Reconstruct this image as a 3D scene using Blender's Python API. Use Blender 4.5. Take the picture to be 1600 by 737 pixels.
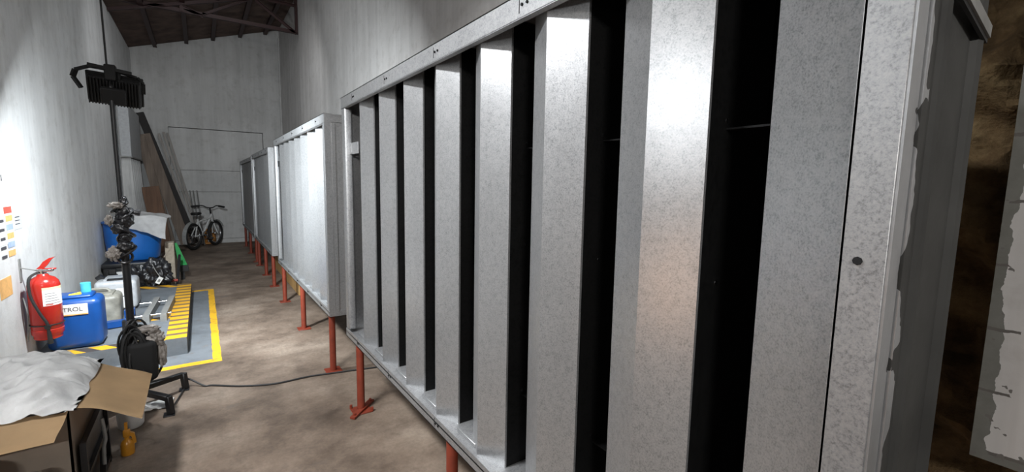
import bpy, bmesh, math, random
from mathutils import Vector, Matrix, Euler, noise
random.seed(7)
C = bpy.context.scene.collection
for o in list(bpy.data.objects): bpy.data.objects.remove(o)

# ------------------------------------------------------------ camera, light, exposure
EXPOSURE = 0.0
FLOOD_W, OVERHEAD_W, SIDE_W, REAR_W, MID_W, WARM_W = 160.0, 80.0, 4.5, 62.0, 23.0, 1.2
cam_d = bpy.data.cameras.new('camera'); cam = bpy.data.objects.new('camera', cam_d); C.objects.link(cam)
cam_d.sensor_width = 36; cam_d.lens = 36*698/1600; cam_d.clip_start = .02
def unit(v): return Vector(v).normalized()
_Y = unit((-487, -87.5, 698)); _X = Vector((1012, -61, 698)); _X = (_X-_Y*_X.dot(_Y)).normalized(); _Z = -_Y.cross(_X)
R = Matrix((_X, _Y, _Z))
cam.matrix_world = Matrix.Translation((0, 0, 1.5)) @ Matrix((R@Vector((1,0,0)), R@Vector((0,-1,0)), R@Vector((0,0,-1)))).transposed().to_4x4()
sc = bpy.context.scene; sc.camera = cam
sc.view_settings.view_transform = 'Standard'; sc.view_settings.look = 'None'
sc.view_settings.gamma = 1; sc.view_settings.use_curve_mapping = False; sc.view_settings.exposure = EXPOSURE
w = bpy.data.worlds.new('world'); sc.world = w; w.use_nodes = True
w.node_tree.nodes['Background'].inputs[0].default_value = (.75, .82, 1, 1)
w.node_tree.nodes['Background'].inputs[1].default_value = .12
def area(name, loc, aim, sx, sy, watts, col, spread=math.pi):
    d = bpy.data.lights.new(name, 'AREA'); d.shape = 'RECTANGLE'; d.size = sx; d.size_y = sy
    d.energy = watts; d.color = col; d.spread = spread
    o = bpy.data.objects.new(name, d); C.objects.link(o); o.location = loc
    o.rotation_euler = (Vector(aim)-Vector(loc)).to_track_quat('-Z', 'Y').to_euler(); return o

# ------------------------------------------------------------ mesh helper
class MB:
    def __init__(s): s.bm = bmesh.new(); s.mi = 0
    def _fin(s, verts, M=None):
        fs = set(f for v in verts for f in v.link_faces)
        for f in fs: f.material_index = s.mi
        return verts
    def box(s, lo, hi, bev=0, M=None, seg=1):
        lo, hi = Vector(lo), Vector(hi)
        r = bmesh.ops.create_cube(s.bm, size=1, matrix=Matrix.Translation((lo+hi)/2) @ Matrix.Diagonal((*(hi-lo), 1)))
        vs = r['verts']
        if bev:
            es = list(set(e for v in vs for e in v.link_edges))
            q = bmesh.ops.bevel(s.bm, geom=es, offset=bev, segments=seg, affect='EDGES', profile=.5)
            vs = list(set(v for f in q['faces'] for v in f.verts) | set(v for v in vs if v.is_valid))
        if M is not None: bmesh.ops.transform(s.bm, matrix=M, verts=vs)
        return s._fin(vs)
    def bar(s, p, q, wx, wy, roll=0, bev=0):
        p, q = Vector(p), Vector(q); L = (q-p).length
        M = Matrix.Translation((p+q)/2) @ (q-p).to_track_quat('Z', 'Y').to_matrix().to_4x4() @ Matrix.Rotation(roll, 4, 'Z')
        return s.box((-wx/2, -wy/2, -L/2), (wx/2, wy/2, L/2), bev, M)
    def tube(s, pts, r, n=10, closed=False, caps=True):
        pts = [Vector(p) for p in pts]; N = len(pts); rings = []; up = None
        rr = r if isinstance(r, (list, tuple)) else [r]*N
        for i, p in enumerate(pts):
            if closed: t = pts[(i+1) % N]-pts[i-1]
            else: t = pts[min(i+1, N-1)]-pts[max(i-1, 0)]
            t.normalize()
            if up is None:
                up = Vector((0, 0, 1)) if abs(t.z) < .9 else Vector((1, 0, 0))
            up = (up-t*up.dot(t)).normalized(); sd = t.cross(up)
            rings.append([s.bm.verts.new(p+rr[i]*(math.cos(a)*up+math.sin(a)*sd)) for a in [2*math.pi*k/n for k in range(n)]])
        for i in range(N if closed else N-1):
            a, b = rings[i], rings[(i+1) % N]
            for k in range(n):
                f = s.bm.faces.new((a[k], a[(k+1) % n], b[(k+1) % n], b[k])); f.smooth = True; f.material_index = s.mi
        if caps and not closed:
            s.bm.faces.new(rings[0][::-1]).material_index = s.mi; s.bm.faces.new(rings[-1]).material_index = s.mi
    def cyl(s, p, q, r, n=20): s.tube([p, q], r, n)
    def lathe(s, prof, c=(0, 0, 0), n=32, sx=1, sy=1, smooth=True):
        c = Vector(c); rings = []
        for r, z in prof:
            rings.append([s.bm.verts.new(c+Vector((sx*r*math.cos(2*math.pi*k/n), sy*r*math.sin(2*math.pi*k/n), z))) for k in range(n)] if r > 1e-6 else [s.bm.verts.new(c+Vector((0, 0, z)))])
        for a, b in zip(rings, rings[1:]):
            for k in range(n):
                j = (k+1) % n
                if len(a) == 1 and len(b) == 1: continue
                if len(a) == 1: f = s.bm.faces.new((a[0], b[j], b[k]))
                elif len(b) == 1: f = s.bm.faces.new((a[k], a[j], b[0]))
                else: f = s.bm.faces.new((a[k], a[j], b[j], b[k]))
                f.smooth = smooth; f.material_index = s.mi
    def prism(s, poly, lo, hi, axis='Z'):
        def v(a, b, t): return {'Z': (a, b, t), 'Y': (a, t, b), 'X': (t, a, b)}[axis]
        A = [s.bm.verts.new(v(a, b, lo)) for a, b in poly]; B = [s.bm.verts.new(v(a, b, hi)) for a, b in poly]
        n = len(poly); fs = [s.bm.faces.new(A[::-1]), s.bm.faces.new(B)]
        for i in range(n): fs.append(s.bm.faces.new((A[i], A[(i+1) % n], B[(i+1) % n], B[i])))
        for f in fs: f.material_index = s.mi
    def grid(s, fn, nu, nv, thick=0, smooth=True):
        vs = [[s.bm.verts.new(fn(i/nu, j/nv)) for j in range(nv+1)] for i in range(nu+1)]; fs = []
        for i in range(nu):
            for j in range(nv):
                f = s.bm.faces.new((vs[i][j], vs[i+1][j], vs[i+1][j+1], vs[i][j+1])); f.smooth = smooth; f.material_index = s.mi; fs.append(f)
        if thick: bmesh.ops.solidify(s.bm, geom=fs, thickness=thick)
    def blob(s, c, r, amp=.1, freq=3, seed=0, sub=4, flat=None):
        q = bmesh.ops.create_icosphere(s.bm, subdivisions=sub, radius=1)
        for v in q['verts']:
            d = v.co.normalized(); k = 1+amp*noise.noise(d*freq+Vector((seed, seed*.7, 0)))+amp*.5*noise.noise(d*freq*2.7+Vector((0, seed, 3)))
            v.co = Vector((c[0]+r[0]*d.x*k, c[1]+r[1]*d.y*k, c[2]+r[2]*d.z*k))
            if flat is not None and v.co.z < flat: v.co.z = flat
        for f in set(f for v in q['verts'] for f in v.link_faces): f.smooth = True; f.material_index = s.mi
    def build(s, name, mat, parent=None):
        bmesh.ops.recalc_face_normals(s.bm, faces=s.bm.faces)
        me = bpy.data.meshes.new(name); s.bm.to_mesh(me); s.bm.free()
        for m in (mat if isinstance(mat, (list, tuple)) else [mat]): me.materials.append(m)
        me.set_sharp_from_angle(angle=.75)
        o = bpy.data.objects.new(name, me); C.objects.link(o)
        if parent:
            o.parent = parent
            off = Vector((0, 0, 0)); p = parent
            while p: off += p.location; p = p.parent
            me.transform(Matrix.Translation(-off))
        return o
def struct(o): o['kind'] = 'structure'; return o
def tag(o, label, cat, group=None):
    o['label'] = label; o['category'] = cat
    if group: o['group'] = group
    return o
def thing(name, label, cat, loc, group=None):
    o = bpy.data.objects.new(name, None); o.empty_display_size = .1; C.objects.link(o); o.location = loc
    return tag(o, label, cat, group)
def copy_tree(o, parent=None):
    c = o.copy(); C.objects.link(c)
    if parent: c.parent = parent
    for ch in list(o.children): copy_tree(ch, c)
    return c
def spline(pts, k=8):
    pts = [Vector(p) for p in pts]; out = []
    for i in range(len(pts)-1):
        a, b, c, d = pts[max(i-1, 0)], pts[i], pts[i+1], pts[min(i+2, len(pts)-1)]
        for j in range(k):
            t = j/k
            out.append(.5*((2*b)+(c-a)*t+(2*a-5*b+4*c-d)*t*t+(3*b-a-3*c+d)*t**3))
    return out+[pts[-1]]

# ------------------------------------------------------------ materials
class NT:
    def __init__(s, name):
        s.m = bpy.data.materials.new(name); s.m.use_nodes = True; s.t = s.m.node_tree; s.b = s.t.nodes['Principled BSDF']
        s.co = s.t.nodes.new('ShaderNodeTexCoord').outputs['Object']
    def n(s, ty, **k):
        x = s.t.nodes.new('ShaderNode'+ty)
        for a, b in k.items(): setattr(x, a, b)
        return x
    def put(s, sock, v):
        if hasattr(v, 'is_output'): s.t.links.new(v, sock)
        else: sock.default_value = v
    def noise(s, scale, detail=4, rough=.55, stretch=None, vec=None):
        x = s.n('TexNoise'); x.inputs['Scale'].default_value = scale; x.inputs['Detail'].default_value = detail; x.inputs['Roughness'].default_value = rough
        v = vec or s.co
        if stretch:
            mp = s.n('Mapping'); mp.inputs['Scale'].default_value = stretch; s.put(mp.inputs[0], v); v = mp.outputs[0]
        s.put(x.inputs['Vector'], v); return x.outputs['Fac']
    def voro(s, scale, out='Color', stretch=None, feature='F1'):
        x = s.n('TexVoronoi', feature=feature); x.inputs['Scale'].default_value = scale; v = s.co
        if stretch:
            mp = s.n('Mapping'); mp.inputs['Scale'].default_value = stretch; s.put(mp.inputs[0], v); v = mp.outputs[0]
        s.put(x.inputs['Vector'], v); return x.outputs[out]
    def ramp(s, f, stops):
        x = s.n('ValToRGB'); e = x.color_ramp.elements
        while len(e) < len(stops): e.new(.5)
        for q, (p, c) in zip(e, stops): q.position = p; q.color = (*c, 1) if len(c) == 3 else c
        s.put(x.inputs[0], f); return x.outputs[0]
    def mix(s, f, a, b, mode='MIX'):
        x = s.n('MixRGB', blend_type=mode); s.put(x.inputs[0], f)
        for i, v in ((1, a), (2, b)): s.put(x.inputs[i], (*v, 1) if isinstance(v, tuple) and len(v) == 3 else v)
        return x.outputs[0]
    def math(s, op, a, b=0., c=None):
        x = s.n('Math', operation=op); s.put(x.inputs[0], a); s.put(x.inputs[1], b)
        if c is not None: s.put(x.inputs[2], c)
        return x.outputs[0]
    def xyz(s):
        x = s.n('SeparateXYZ'); s.put(x.inputs[0], s.co); return x.outputs
    def between(s, v, lo, hi): return s.math('MULTIPLY', s.math('GREATER_THAN', v, lo), s.math('LESS_THAN', v, hi))
    def bump(s, h, strength=.3, dist=.01):
        x = s.n('Bump'); x.inputs['Strength'].default_value = strength; x.inputs['Distance'].default_value = dist
        s.put(x.inputs['Height'], h); s.t.links.new(x.outputs[0], s.b.inputs['Normal'])
    def done(s, col=None, rough=.5, metal=0.):
        if col is not None: s.put(s.b.inputs['Base Color'], (*col, 1) if isinstance(col, tuple) and len(col) == 3 else col)
        s.put(s.b.inputs['Roughness'], rough); s.put(s.b.inputs['Metallic'], metal); return s.m
def plain(name, col, rough=.5, metal=0., var=.12, scale=25, bump=.0):
    t = NT(name); f = t.noise(scale, 4)
    d = tuple(c*(1-var*2) for c in col)
    c = t.mix(t.ramp(f, [(.3, (0, 0, 0)), (.7, (1, 1, 1))]), d, col)
    if bump: t.bump(f, bump, .01)
    return t.done(c, rough, metal)
def galv(name, base=.5, rough=.38, spangle=140):
    t = NT(name)
    fine = t.noise(spangle*1.9, 4, .75); mott = t.noise(spangle*.45, 3, .6); b = t.noise(6, 3); st = t.noise(3, 4, .6, (1, 1, .25))
    f = t.math('ADD', t.math('MULTIPLY', mott, .25), t.math('MULTIPLY', fine, .75))
    k = base
    col = t.ramp(f, [(.36, (k*.6, k*.62, k*.63)), (.49, (k*.94, k*.96, k*.98)), (.64, (k*1.12, k*1.12, k*1.12))])
    col = t.mix(.4, col, t.ramp(st, [(.3, (.66, .66, .66)), (.65, (1, 1, 1))]), 'MULTIPLY')
    r = t.math('ADD', rough-.14, t.math('MULTIPLY', b, .12)); r = t.math('ADD', r, t.math('MULTIPLY', fine, .18))
    t.bump(f, .10, .003)
    return t.done(col, r, .78)
def plaster(name, base=(.72, .72, .71), streak=.35, extra=None):
    t = NT(name); x, y, z = t.xyz()
    big = t.noise(1.1, 5, .6); vs = t.noise(2.2, 5, .65, (3, 3, .22)); fine = t.noise(40, 4, .6); mid = t.noise(7, 6, .65)
    d = tuple(c*(1-streak) for c in base)
    c = t.mix(t.ramp(vs, [(.34, (0, 0, 0)), (.62, (1, 1, 1))]), d, base)
    c = t.mix(.45, c, t.ramp(big, [(.35, (.72, .71, .70)), (.6, (1, 1, 1))]), 'MULTIPLY')
    c = t.mix(.5, c, t.ramp(mid, [(.3, (.72, .7, .68)), (.48, (1, 1, 1))]), 'MULTIPLY')
    if extra: c = extra(t, c, x, y, z)
    t.bump(t.math('ADD', t.math('MULTIPLY', mid, 1.0), t.math('MULTIPLY', fine, .25)), .35, .012)
    return t.done(c, .75)
def wood(name, col, rough=.7, ax=(1, 1, .06)):
    t = NT(name); f = t.noise(22, 6, .6, ax); g = t.noise(3, 3)
    c = t.mix(t.ramp(f, [(.3, (0, 0, 0)), (.7, (1, 1, 1))]), tuple(q*.55 for q in col), col)
    c = t.mix(.5, c, t.ramp(g, [(.3, (.6, .6, .6)), (.6, (1, 1, 1))]), 'MULTIPLY')
    t.bump(f, .25, .004); return t.done(c, rough)
def cardboard(name, col=(.5, .34, .18)):
    t = NT(name); f = t.noise(5, 5, .6); g = t.noise(60, 3); sp = t.noise(9, 2)
    c = t.mix(t.ramp(f, [(.3, (0, 0, 0)), (.7, (1, 1, 1))]), tuple(q*.78 for q in col), col)
    c = t.mix(t.ramp(sp, [(.68, (0, 0, 0)), (.75, (.5, .5, .5))]), c, tuple(q*.55 for q in col))
    t.bump(g, .1, .002); return t.done(c, .75)
def crumple(name, col, rough=.4, scale=9, strength=.6, trans=0):
    t = NT(name); f = t.noise(scale, 6, .6); t.bump(f, strength, .02)
    if trans: t.b.inputs['Transmission Weight'].default_value = trans
    return t.done(t.mix(t.ramp(f, [(.3, (0, 0, 0)), (.65, (1, 1, 1))]), tuple(c*.75 for c in col), col), rough)
def emit(name, col, s):
    t = NT(name); t.put(t.b.inputs['Emission Color'], (*col, 1)); t.b.inputs['Emission Strength'].default_value = s; return t.done((.8, .8, .8), .4)

def floor_mat():
    t = NT('stained_concrete'); x, y, z = t.xyz()
    big = t.noise(1.3, 6, .62); mid = t.noise(4.5, 7, .68); fine = t.noise(45, 5, .7); sp = t.noise(2.3, 3, .5)
    c = t.ramp(big, [(.32, (.07, .049, .034)), (.5, (.185, .14, .106)), (.66, (.29, .235, .185))])
    c = t.mix(.8, c, t.ramp(mid, [(.28, (.45, .42, .40)), (.5, (.95, .94, .93)), (.7, (1.12, 1.1, 1.08))]), 'MULTIPLY')
    c = t.mix(.6, c, t.ramp(fine, [(.3, (.7, .7, .7)), (.6, (1.1, 1.1, 1.1))]), 'MULTIPLY')
    c = t.mix(t.ramp(sp, [(.66, (0, 0, 0)), (.72, (.55, .55, .55))]), c, (.12, .1, .085))
    e = t.math('MULTIPLY', t.math('SUBTRACT', mid, .5), .03)      # worn paint edge
    xx = t.math('ADD', x, e); yy = t.math('ADD', y, e)
    wear = t.ramp(t.noise(9, 5, .7), [(.3, (.2, .2, .2)), (.42, (1, 1, 1))])
    grey = t.math('MULTIPLY', t.between(xx, -1.2, .03), t.between(yy, 4.40, 7.30))
    yel = t.math('MULTIPLY', t.between(xx, -1.2, .075), t.between(yy, 4.33, 7.36))
    yel = t.math('SUBTRACT', yel, t.math('MULTIPLY', t.between(xx, -1.2, .012), t.between(yy, 4.41, 7.28)))
    gcol = t.mix(.7, (.15, .165, .18), t.ramp(mid, [(.3, (.6, .6, .6)), (.6, (1.1, 1.1, 1.1))]), 'MULTIPLY')
    c = t.mix(t.math('MULTIPLY', grey, wear), c, gcol)
    ycol = t.mix(.6, (.74, .40, .015), t.ramp(mid, [(.3, (.55, .5, .45)), (.5, (1, 1, 1))]), 'MULTIPLY')
    c = t.mix(t.math('MULTIPLY', t.math('MAXIMUM', yel, 0.), wear), c, ycol)
    t.bump(t.math('ADD', mid, t.math('MULTIPLY', fine, .4)), .3, .01)
    return t.done(c, t.math('ADD', .55, t.math('MULTIPLY', mid, .3)))
def plinth_mat():
    t = NT('hazard_painted_concrete'); x, y, z = t.xyz(); mid = t.noise(6, 6, .65)
    c = t.mix(.7, (.15, .165, .18), t.ramp(mid, [(.3, (.6, .6, .6)), (.6, (1.1, 1.1, 1.1))]), 'MULTIPLY')
    yel = t.mix(.6, (.72, .37, .015), t.ramp(mid, [(.3, (.55, .5, .45)), (.5, (1, 1, 1))]), 'MULTIPLY'); dk = (.06, .05, .045)
    top = t.math('GREATER_THAN', z, .149)
    def stripes(v, period, duty, slope=0., other=None):
        q = t.math('ADD', v, t.math('MULTIPLY', other, slope)) if other is not None else v
        return t.math('LESS_THAN', t.math('FRACT', t.math('DIVIDE', t.math('ADD', q, 10.), period)), duty)
    edge = t.math('MULTIPLY', t.between(x, -.31, -.1), top)
    c = t.mix(edge, c, t.mix(stripes(y, .163, .62), (.16, .11, .06), yel))
    for y0, y1 in ((4.6, 4.76), (5.38, 5.5), (6.98, 7.2)):
        band = t.math('MULTIPLY', t.math('MULTIPLY', t.between(y, y0, y1), t.math('LESS_THAN', x, -.31)), top)
        c = t.mix(band, c, t.mix(stripes(x, .2, .55, .8, y), dk, yel))
    t.bump(mid, .2, .006)
    # outer face of the slab, coloured darker than the top
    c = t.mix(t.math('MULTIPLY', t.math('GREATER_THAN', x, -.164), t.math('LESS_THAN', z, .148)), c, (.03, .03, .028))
    return t.done(c, .6)
def right_wall_extra(t, c, x, y, z):
    # broken edge of the opening: bare cement showing beside the paint, block courses further in
    n1 = t.noise(5, 5, .6); n2 = t.noise(16, 4, .6)
    d = t.math('SUBTRACT', .228, y); d = t.math('MINIMUM', d, t.math('MULTIPLY', t.math('SUBTRACT', z, .78), 1.0))
    lim = t.math('ADD', -.026, t.math('ADD', t.math('MULTIPLY', n1, .09), t.math('MULTIPLY', n2, .02)))
    near = t.math('MULTIPLY', t.math('LESS_THAN', d, lim), t.math('LESS_THAN', y, .24))
    c = t.mix(near, c, t.mix(n2, (.10, .10, .085), (.22, .22, .20)))
    zz = t.math('ADD', z, t.math('MULTIPLY', t.math('SUBTRACT', n2, .5), .02))
    jt = t.math('MULTIPLY', t.math('LESS_THAN', t.math('FRACT', t.math('DIVIDE', t.math('ADD', zz, .05), .17)), .045), t.math('LESS_THAN', y, .228))
    jt = t.math('MULTIPLY', jt, t.math('GREATER_THAN', t.noise(11, 3), .46))
    c = t.mix(jt, c, (.12, .11, .10))
    pit = t.math('MULTIPLY', t.math('LESS_THAN', t.noise(34, 2, .5), .31), t.math('LESS_THAN', y, .228))
    return t.mix(pit, c, (.15, .14, .13))
def rubble_mat():
    t = NT('raw_stone'); a = t.noise(4, 7, .65); b = t.noise(18, 5, .6); v = t.voro(5.5, 'Distance', None, 'DISTANCE_TO_EDGE')
    c = t.ramp(a, [(.3, (.07, .045, .02)), (.5, (.22, .14, .065)), (.7, (.50, .36, .18))])
    c = t.mix(.6, c, t.ramp(b, [(.3, (.5, .5, .5)), (.6, (1.1, 1.1, 1.1))]), 'MULTIPLY')
    t.bump(t.math('ADD', a, t.math('MULTIPLY', b, .6)), .8, .04); return t.done(c, .9)
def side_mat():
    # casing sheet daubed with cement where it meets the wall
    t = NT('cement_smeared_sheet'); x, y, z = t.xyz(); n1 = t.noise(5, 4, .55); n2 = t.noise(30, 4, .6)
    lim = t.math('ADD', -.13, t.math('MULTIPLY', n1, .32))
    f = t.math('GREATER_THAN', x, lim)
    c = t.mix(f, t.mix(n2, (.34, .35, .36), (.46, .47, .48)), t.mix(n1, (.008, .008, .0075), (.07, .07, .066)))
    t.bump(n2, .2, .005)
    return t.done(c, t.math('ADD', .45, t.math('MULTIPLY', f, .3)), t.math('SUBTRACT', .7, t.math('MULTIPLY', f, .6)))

M = {}
M['galv'] = galv('galvanised_sheet', .54, .33)
M['galv_rail'] = galv('galvanised_rail', .44, .52, 100)
M['galv_dark'] = galv('galvanised_dark', .018, .5, 60)  # near black copy, shade of the baffle gaps put into its colour
M['black'] = plain('matt_black', (.006, .006, .007), .9)
M['smear'] = side_mat()
M['red_oxide'] = plain('red_oxide_paint', (.22, .038, .018), .5, 0, .15, 14)
M['floor'] = floor_mat(); M['plinth'] = plinth_mat()
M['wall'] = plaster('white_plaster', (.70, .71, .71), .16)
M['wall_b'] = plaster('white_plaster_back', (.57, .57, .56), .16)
M['wall_r'] = plaster('white_plaster_blockwork', (.62, .605, .59), .18, right_wall_extra)
M['stone'] = rubble_mat()
M['roof'] = plain('rusty_roof_sheet', (.25, .18, .15), .7, .1, .25, 4)
M['steel_red'] = plain('red_brown_steel', (.032, .010, .009), .6)
M['blk'] = plain('black_paint', (.008, .008, .009), .45)
M['deep_black'] = plain('matt_deep_black', (.003, .003, .003), .8)  # extra dark black, the floodlight's backlit silhouette put into its colour
M['blk_pl'] = crumple('black_plastic_film', (.014, .014, .016), .3, 7, .8)
M['rubber'] = plain('black_rubber', (.012, .012, .012), .6)
M['ext_red'] = plain('glossy_red_paint', (.42, .02, .013), .25, 0, .05)
M['white'] = plain('white_plastic', (.75, .75, .74), .4, 0, .06)
M['paper'] = plain('paper', (.72, .72, .70), .8, 0, .04)
M['paper_grey'] = plain('grey_paper', (.52, .54, .56), .8, 0, .04)
M['yellow'] = plain('yellow_plastic', (.8, .55, .05), .45)
M['cream'] = plain('cream_paper', (.78, .68, .42), .7)
M['ink'] = plain('ink', (.06, .06, .07), .8)
M['ink_red'] = plain('red_ink', (.6, .09, .06), .8)
M['ink_org'] = plain('orange_ink', (.8, .45, .16), .8)
M['ink_blue'] = plain('blue_ink', (.35, .45, .62), .8)
M['blue'] = plain('blue_plastic', (.006, .07, .29), .35, 0, .12, 8)
M['blue_drum'] = plain('blue_drum_plastic', (.008, .11, .40), .4, 0, .1, 6)
M['cyan'] = plain('cyan_plastic', (.08, .50, .66), .4)
M['silver'] = plain('silver_grey_plastic', (.50, .52, .54), .4, .1)
M['dirty'] = plain('dirty_translucent_plastic', (.36, .35, .30), .45, 0, .3, 9)
M['chrome'] = plain('chrome', (.7, .7, .72), .18, 1.)
M['grey_paint'] = plain('grey_paint', (.22, .22, .21), .6)
M['card'] = cardboard('cardboard', (.46, .31, .165)); M['card_shaded'] = cardboard('shaded_cardboard', (.30, .255, .21))  # second one is a shaded copy for the carton walls, shadow in its colour
M['poly'] = crumple('white_polythene', (.76, .76, .75), .45, 7, .35)
M['sack'] = crumple('white_sackcloth', (.74, .74, .74), .7, 9, .4)
M['grey_film'] = crumple('grey_plastic_bag', (.27, .245, .22), .35, 14, .8)
M['amber'] = plain('amber_plastic', (.55, .24, .02), .3)
M['green'] = plain('green_plastic', (.015, .33, .075), .4)
M['tan'] = plain('tan_cardboard', (.42, .36, .28), .8)
M['w_dark'] = wood('dark_timber', (.02, .016, .015)); M['w_tan'] = wood('weathered_timber', (.24, .185, .145))
M['w_brown'] = wood('brown_hardboard', (.20, .105, .06)); M['w_grey'] = wood('grey_timber', (.42, .39, .36)); M['w_yel'] = wood('plywood', (.55, .33, .12))
M['white_wood'] = wood('white_painted_board', (.55, .55, .54)); M['bike_white'] = plain('white_enamel', (.68, .69, .68), .3)
M['orange'] = plain('orange_plastic', (.55, .22, .03), .45)
M['cab_grey'] = plain('grey_cabinet', (.36, .37, .38), .5)
M['added_warm'] = emit('added_warm_glass', (1, .6, .38), 8)
M['lamp'] = emit('lamp_glass', (.93, .97, 1), 12)

# ------------------------------------------------------------ room shell
XL, XR, YB, YF = -1.1, 1.72, 12.8, -3.2
def roof_z(x): return 4.22+.92*(x+1.1)/2.87
b = MB(); b.box((-1.35, YF-.2, -.12), (2.6, YB+.3, 0)); struct(b.build('floor', M['floor']))
b = MB(); b.prism([(YF, 0), (YB, 0), (YB, 4.22), (YF, 4.22)], XL-.2, XL, 'X'); struct(b.build('wall_left', M['wall']))
b = MB()                                                          # back wall round a blocked-up doorway
zb = lambda x: roof_z(x)+.06
b.prism([(XL-.2, 0), (-.54, 0), (-.54, zb(-.54)), (XL-.2, zb(XL-.2))], YB, YB+.2, 'Y')
b.prism([(1.33, 0), (1.97, 0), (1.97, zb(1.97)), (1.33, zb(1.33))], YB, YB+.2, 'Y')
b.prism([(-.54, 2.68), (1.33, 2.68), (1.33, zb(1.33)), (-.54, zb(-.54))], YB, YB+.2, 'Y')
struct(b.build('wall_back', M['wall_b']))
b = MB(); zz = [.0, .10, 1.22, 1.72, 2.665]
for a, c in zip(zz, zz[1:]): b.box((-.535, YB+.012, a+(.006 if a else 0)), (1.318, YB+.12, c), .003)
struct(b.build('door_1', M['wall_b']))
b = MB(); b.box((-.54, YB-.015, 0), (1.33, YB+.01, .09), .004); struct(b.build('trim_1', M['wall_b']))
b = MB()                                                          # dark cavity behind the joints of the blocked doorway
b.box((-.6, YB+.13, 0), (1.4, YB+.19, 2.75)); struct(b.build('trim_2', M['black']))
b = MB()
b.box((XR, YF, .78), (XR+.16, .228, 5.7)); b.box((XR, YF, 0), (XR+.16, -.5, .78))
b.box((XR, .228, 2.3), (XR+.16, 3.2, 5.7)); b.box((XR, 3.2, 0), (XR+.16, 9.9, 5.7)); b.box((XR+.05, 9.9, 0), (XR+.25, YB+.2, 5.7))
struct(b.build('wall_right', M['wall_r']))
b = MB()
def stone(u, v):
    y = -.6+u*4; z = v*2.45
    p = Vector((y*2.2, z*2.9, 1)); d, pts = noise.voronoi(p+.35*noise.noise_vector(p*1.7))
    k = min(1, (d[1]-d[0])*1.7); k = k*k*(3-2*k)
    return Vector((2.02-.11*k-.07*noise.fractal(p*1.9, 1, 2.1, 5)-.02*noise.noise(p*9), y, z))
b.grid(stone, 200, 130); struct(b.build('wall_outer', M['stone']))
b = MB(); b.box((XR+.1, -.7, 2.42), (2.4, 3.5, 2.5)); b.box((XR+.1, 3.35, 0), (2.4, 3.5, 2.45)); b.box((XR+.1, -.75, 0), (2.4, -.6, 2.45)); b.box((2.12, -.75, 0), (2.4, 3.5, 2.5))
struct(b.build('wall_niche', M['stone']))
b = MB(); b.prism([(XL-.2, 0), (-.9, 0), (-.9, 2.3), (.5, 2.3), (.5, 0), (1.97, 0), (1.97, zb(1.97)), (XL-.2, zb(XL-.2))], YF-.2, YF, 'Y')
struct(b.build('wall_front', M['wall']))
b = MB()                                                          # corrugated roof, ribs running across the corridor
ny = 1280
def roofp(u, v):
    x = -1.22+u*3.2; y = YF-.2+v*(YB+.45-YF)
    return Vector((x, y, roof_z(x)+.075+.012*math.sin(y*2*math.pi/.1)))
b.grid(roofp, 1, ny, .003); struct(b.build('ceiling', M['roof']))
b = MB(); b.bar((XR+.03, YB-.03, 0), (XR+.03, YB-.03, 5.0), .04, .04, 0, .008); struct(b.build('trim_3', M['wall_b']))

# ------------------------------------------------------------ roof steel
pl = None
for i, (x, nm) in enumerate([(-.68, 'rusty purlin under the roof nearest the left wall'), (-.12, 'second rusty purlin from the left under the roof'), (.38, 'middle purlin of the five under the roof'), (.92, 'fourth purlin from the left under the roof'), (1.45, 'purlin under the roof nearest the right wall')]):
    if pl is None:
        b = MB(); b.box((-.022, 0, -.07), (.022, YB-YF-.05, 0)); b.box((-.022, 0, -.07), (.05, YB-YF-.05, -.062)); b.box((-.022, 0, -.006), (.05, YB-YF-.05, .0))
        pl = b.build('roof_purlin', M['steel_red']); o = pl
    else: o = pl.copy(); C.objects.link(o)
    o.location = (x, YF+.02, roof_z(x)+.058); tag(o, nm, 'purlin', 'purlins under the corrugated roof')
t = thing('roof_truss', 'dark red steel truss crossing the corridor below the roof', 'roof truss', (0, 9.9, 4.37))
def member(name, p, q, s=.05):
    b = MB(); a, c = Vector((p[0], 9.9, p[1])), Vector((q[0], 9.9, q[1]))
    b.bar(a, c, s, .008); n = (c-a).normalized().cross(Vector((0, 1, 0)))
    b.bar(a+n*s/2+Vector((0, .02, 0)), c+n*s/2+Vector((0, .02, 0)), .008, s); b.build(name, M['steel_red'], t)
tz = lambda x: roof_z(x)-.055
member('bottom_chord', (-1.09, 4.36), (1.71, 4.36), .07)
member('top_chord', (-1.09, tz(-1.09)), (1.71, tz(1.71)), .06)
for p, q in [((1.69, 4.38), (1.02, tz(1.02))), ((.19, 4.38), (.95, tz(.95))), ((.19, 4.38), (-.12, tz(-.12))), ((-.12, 4.38), (-.12, tz(-.12))), ((1.69, 4.9), (1.2, 4.9)), ((1.69, 4.38), (1.69, tz(1.69)))]:
    member('web_member', p, q, .045)

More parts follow.
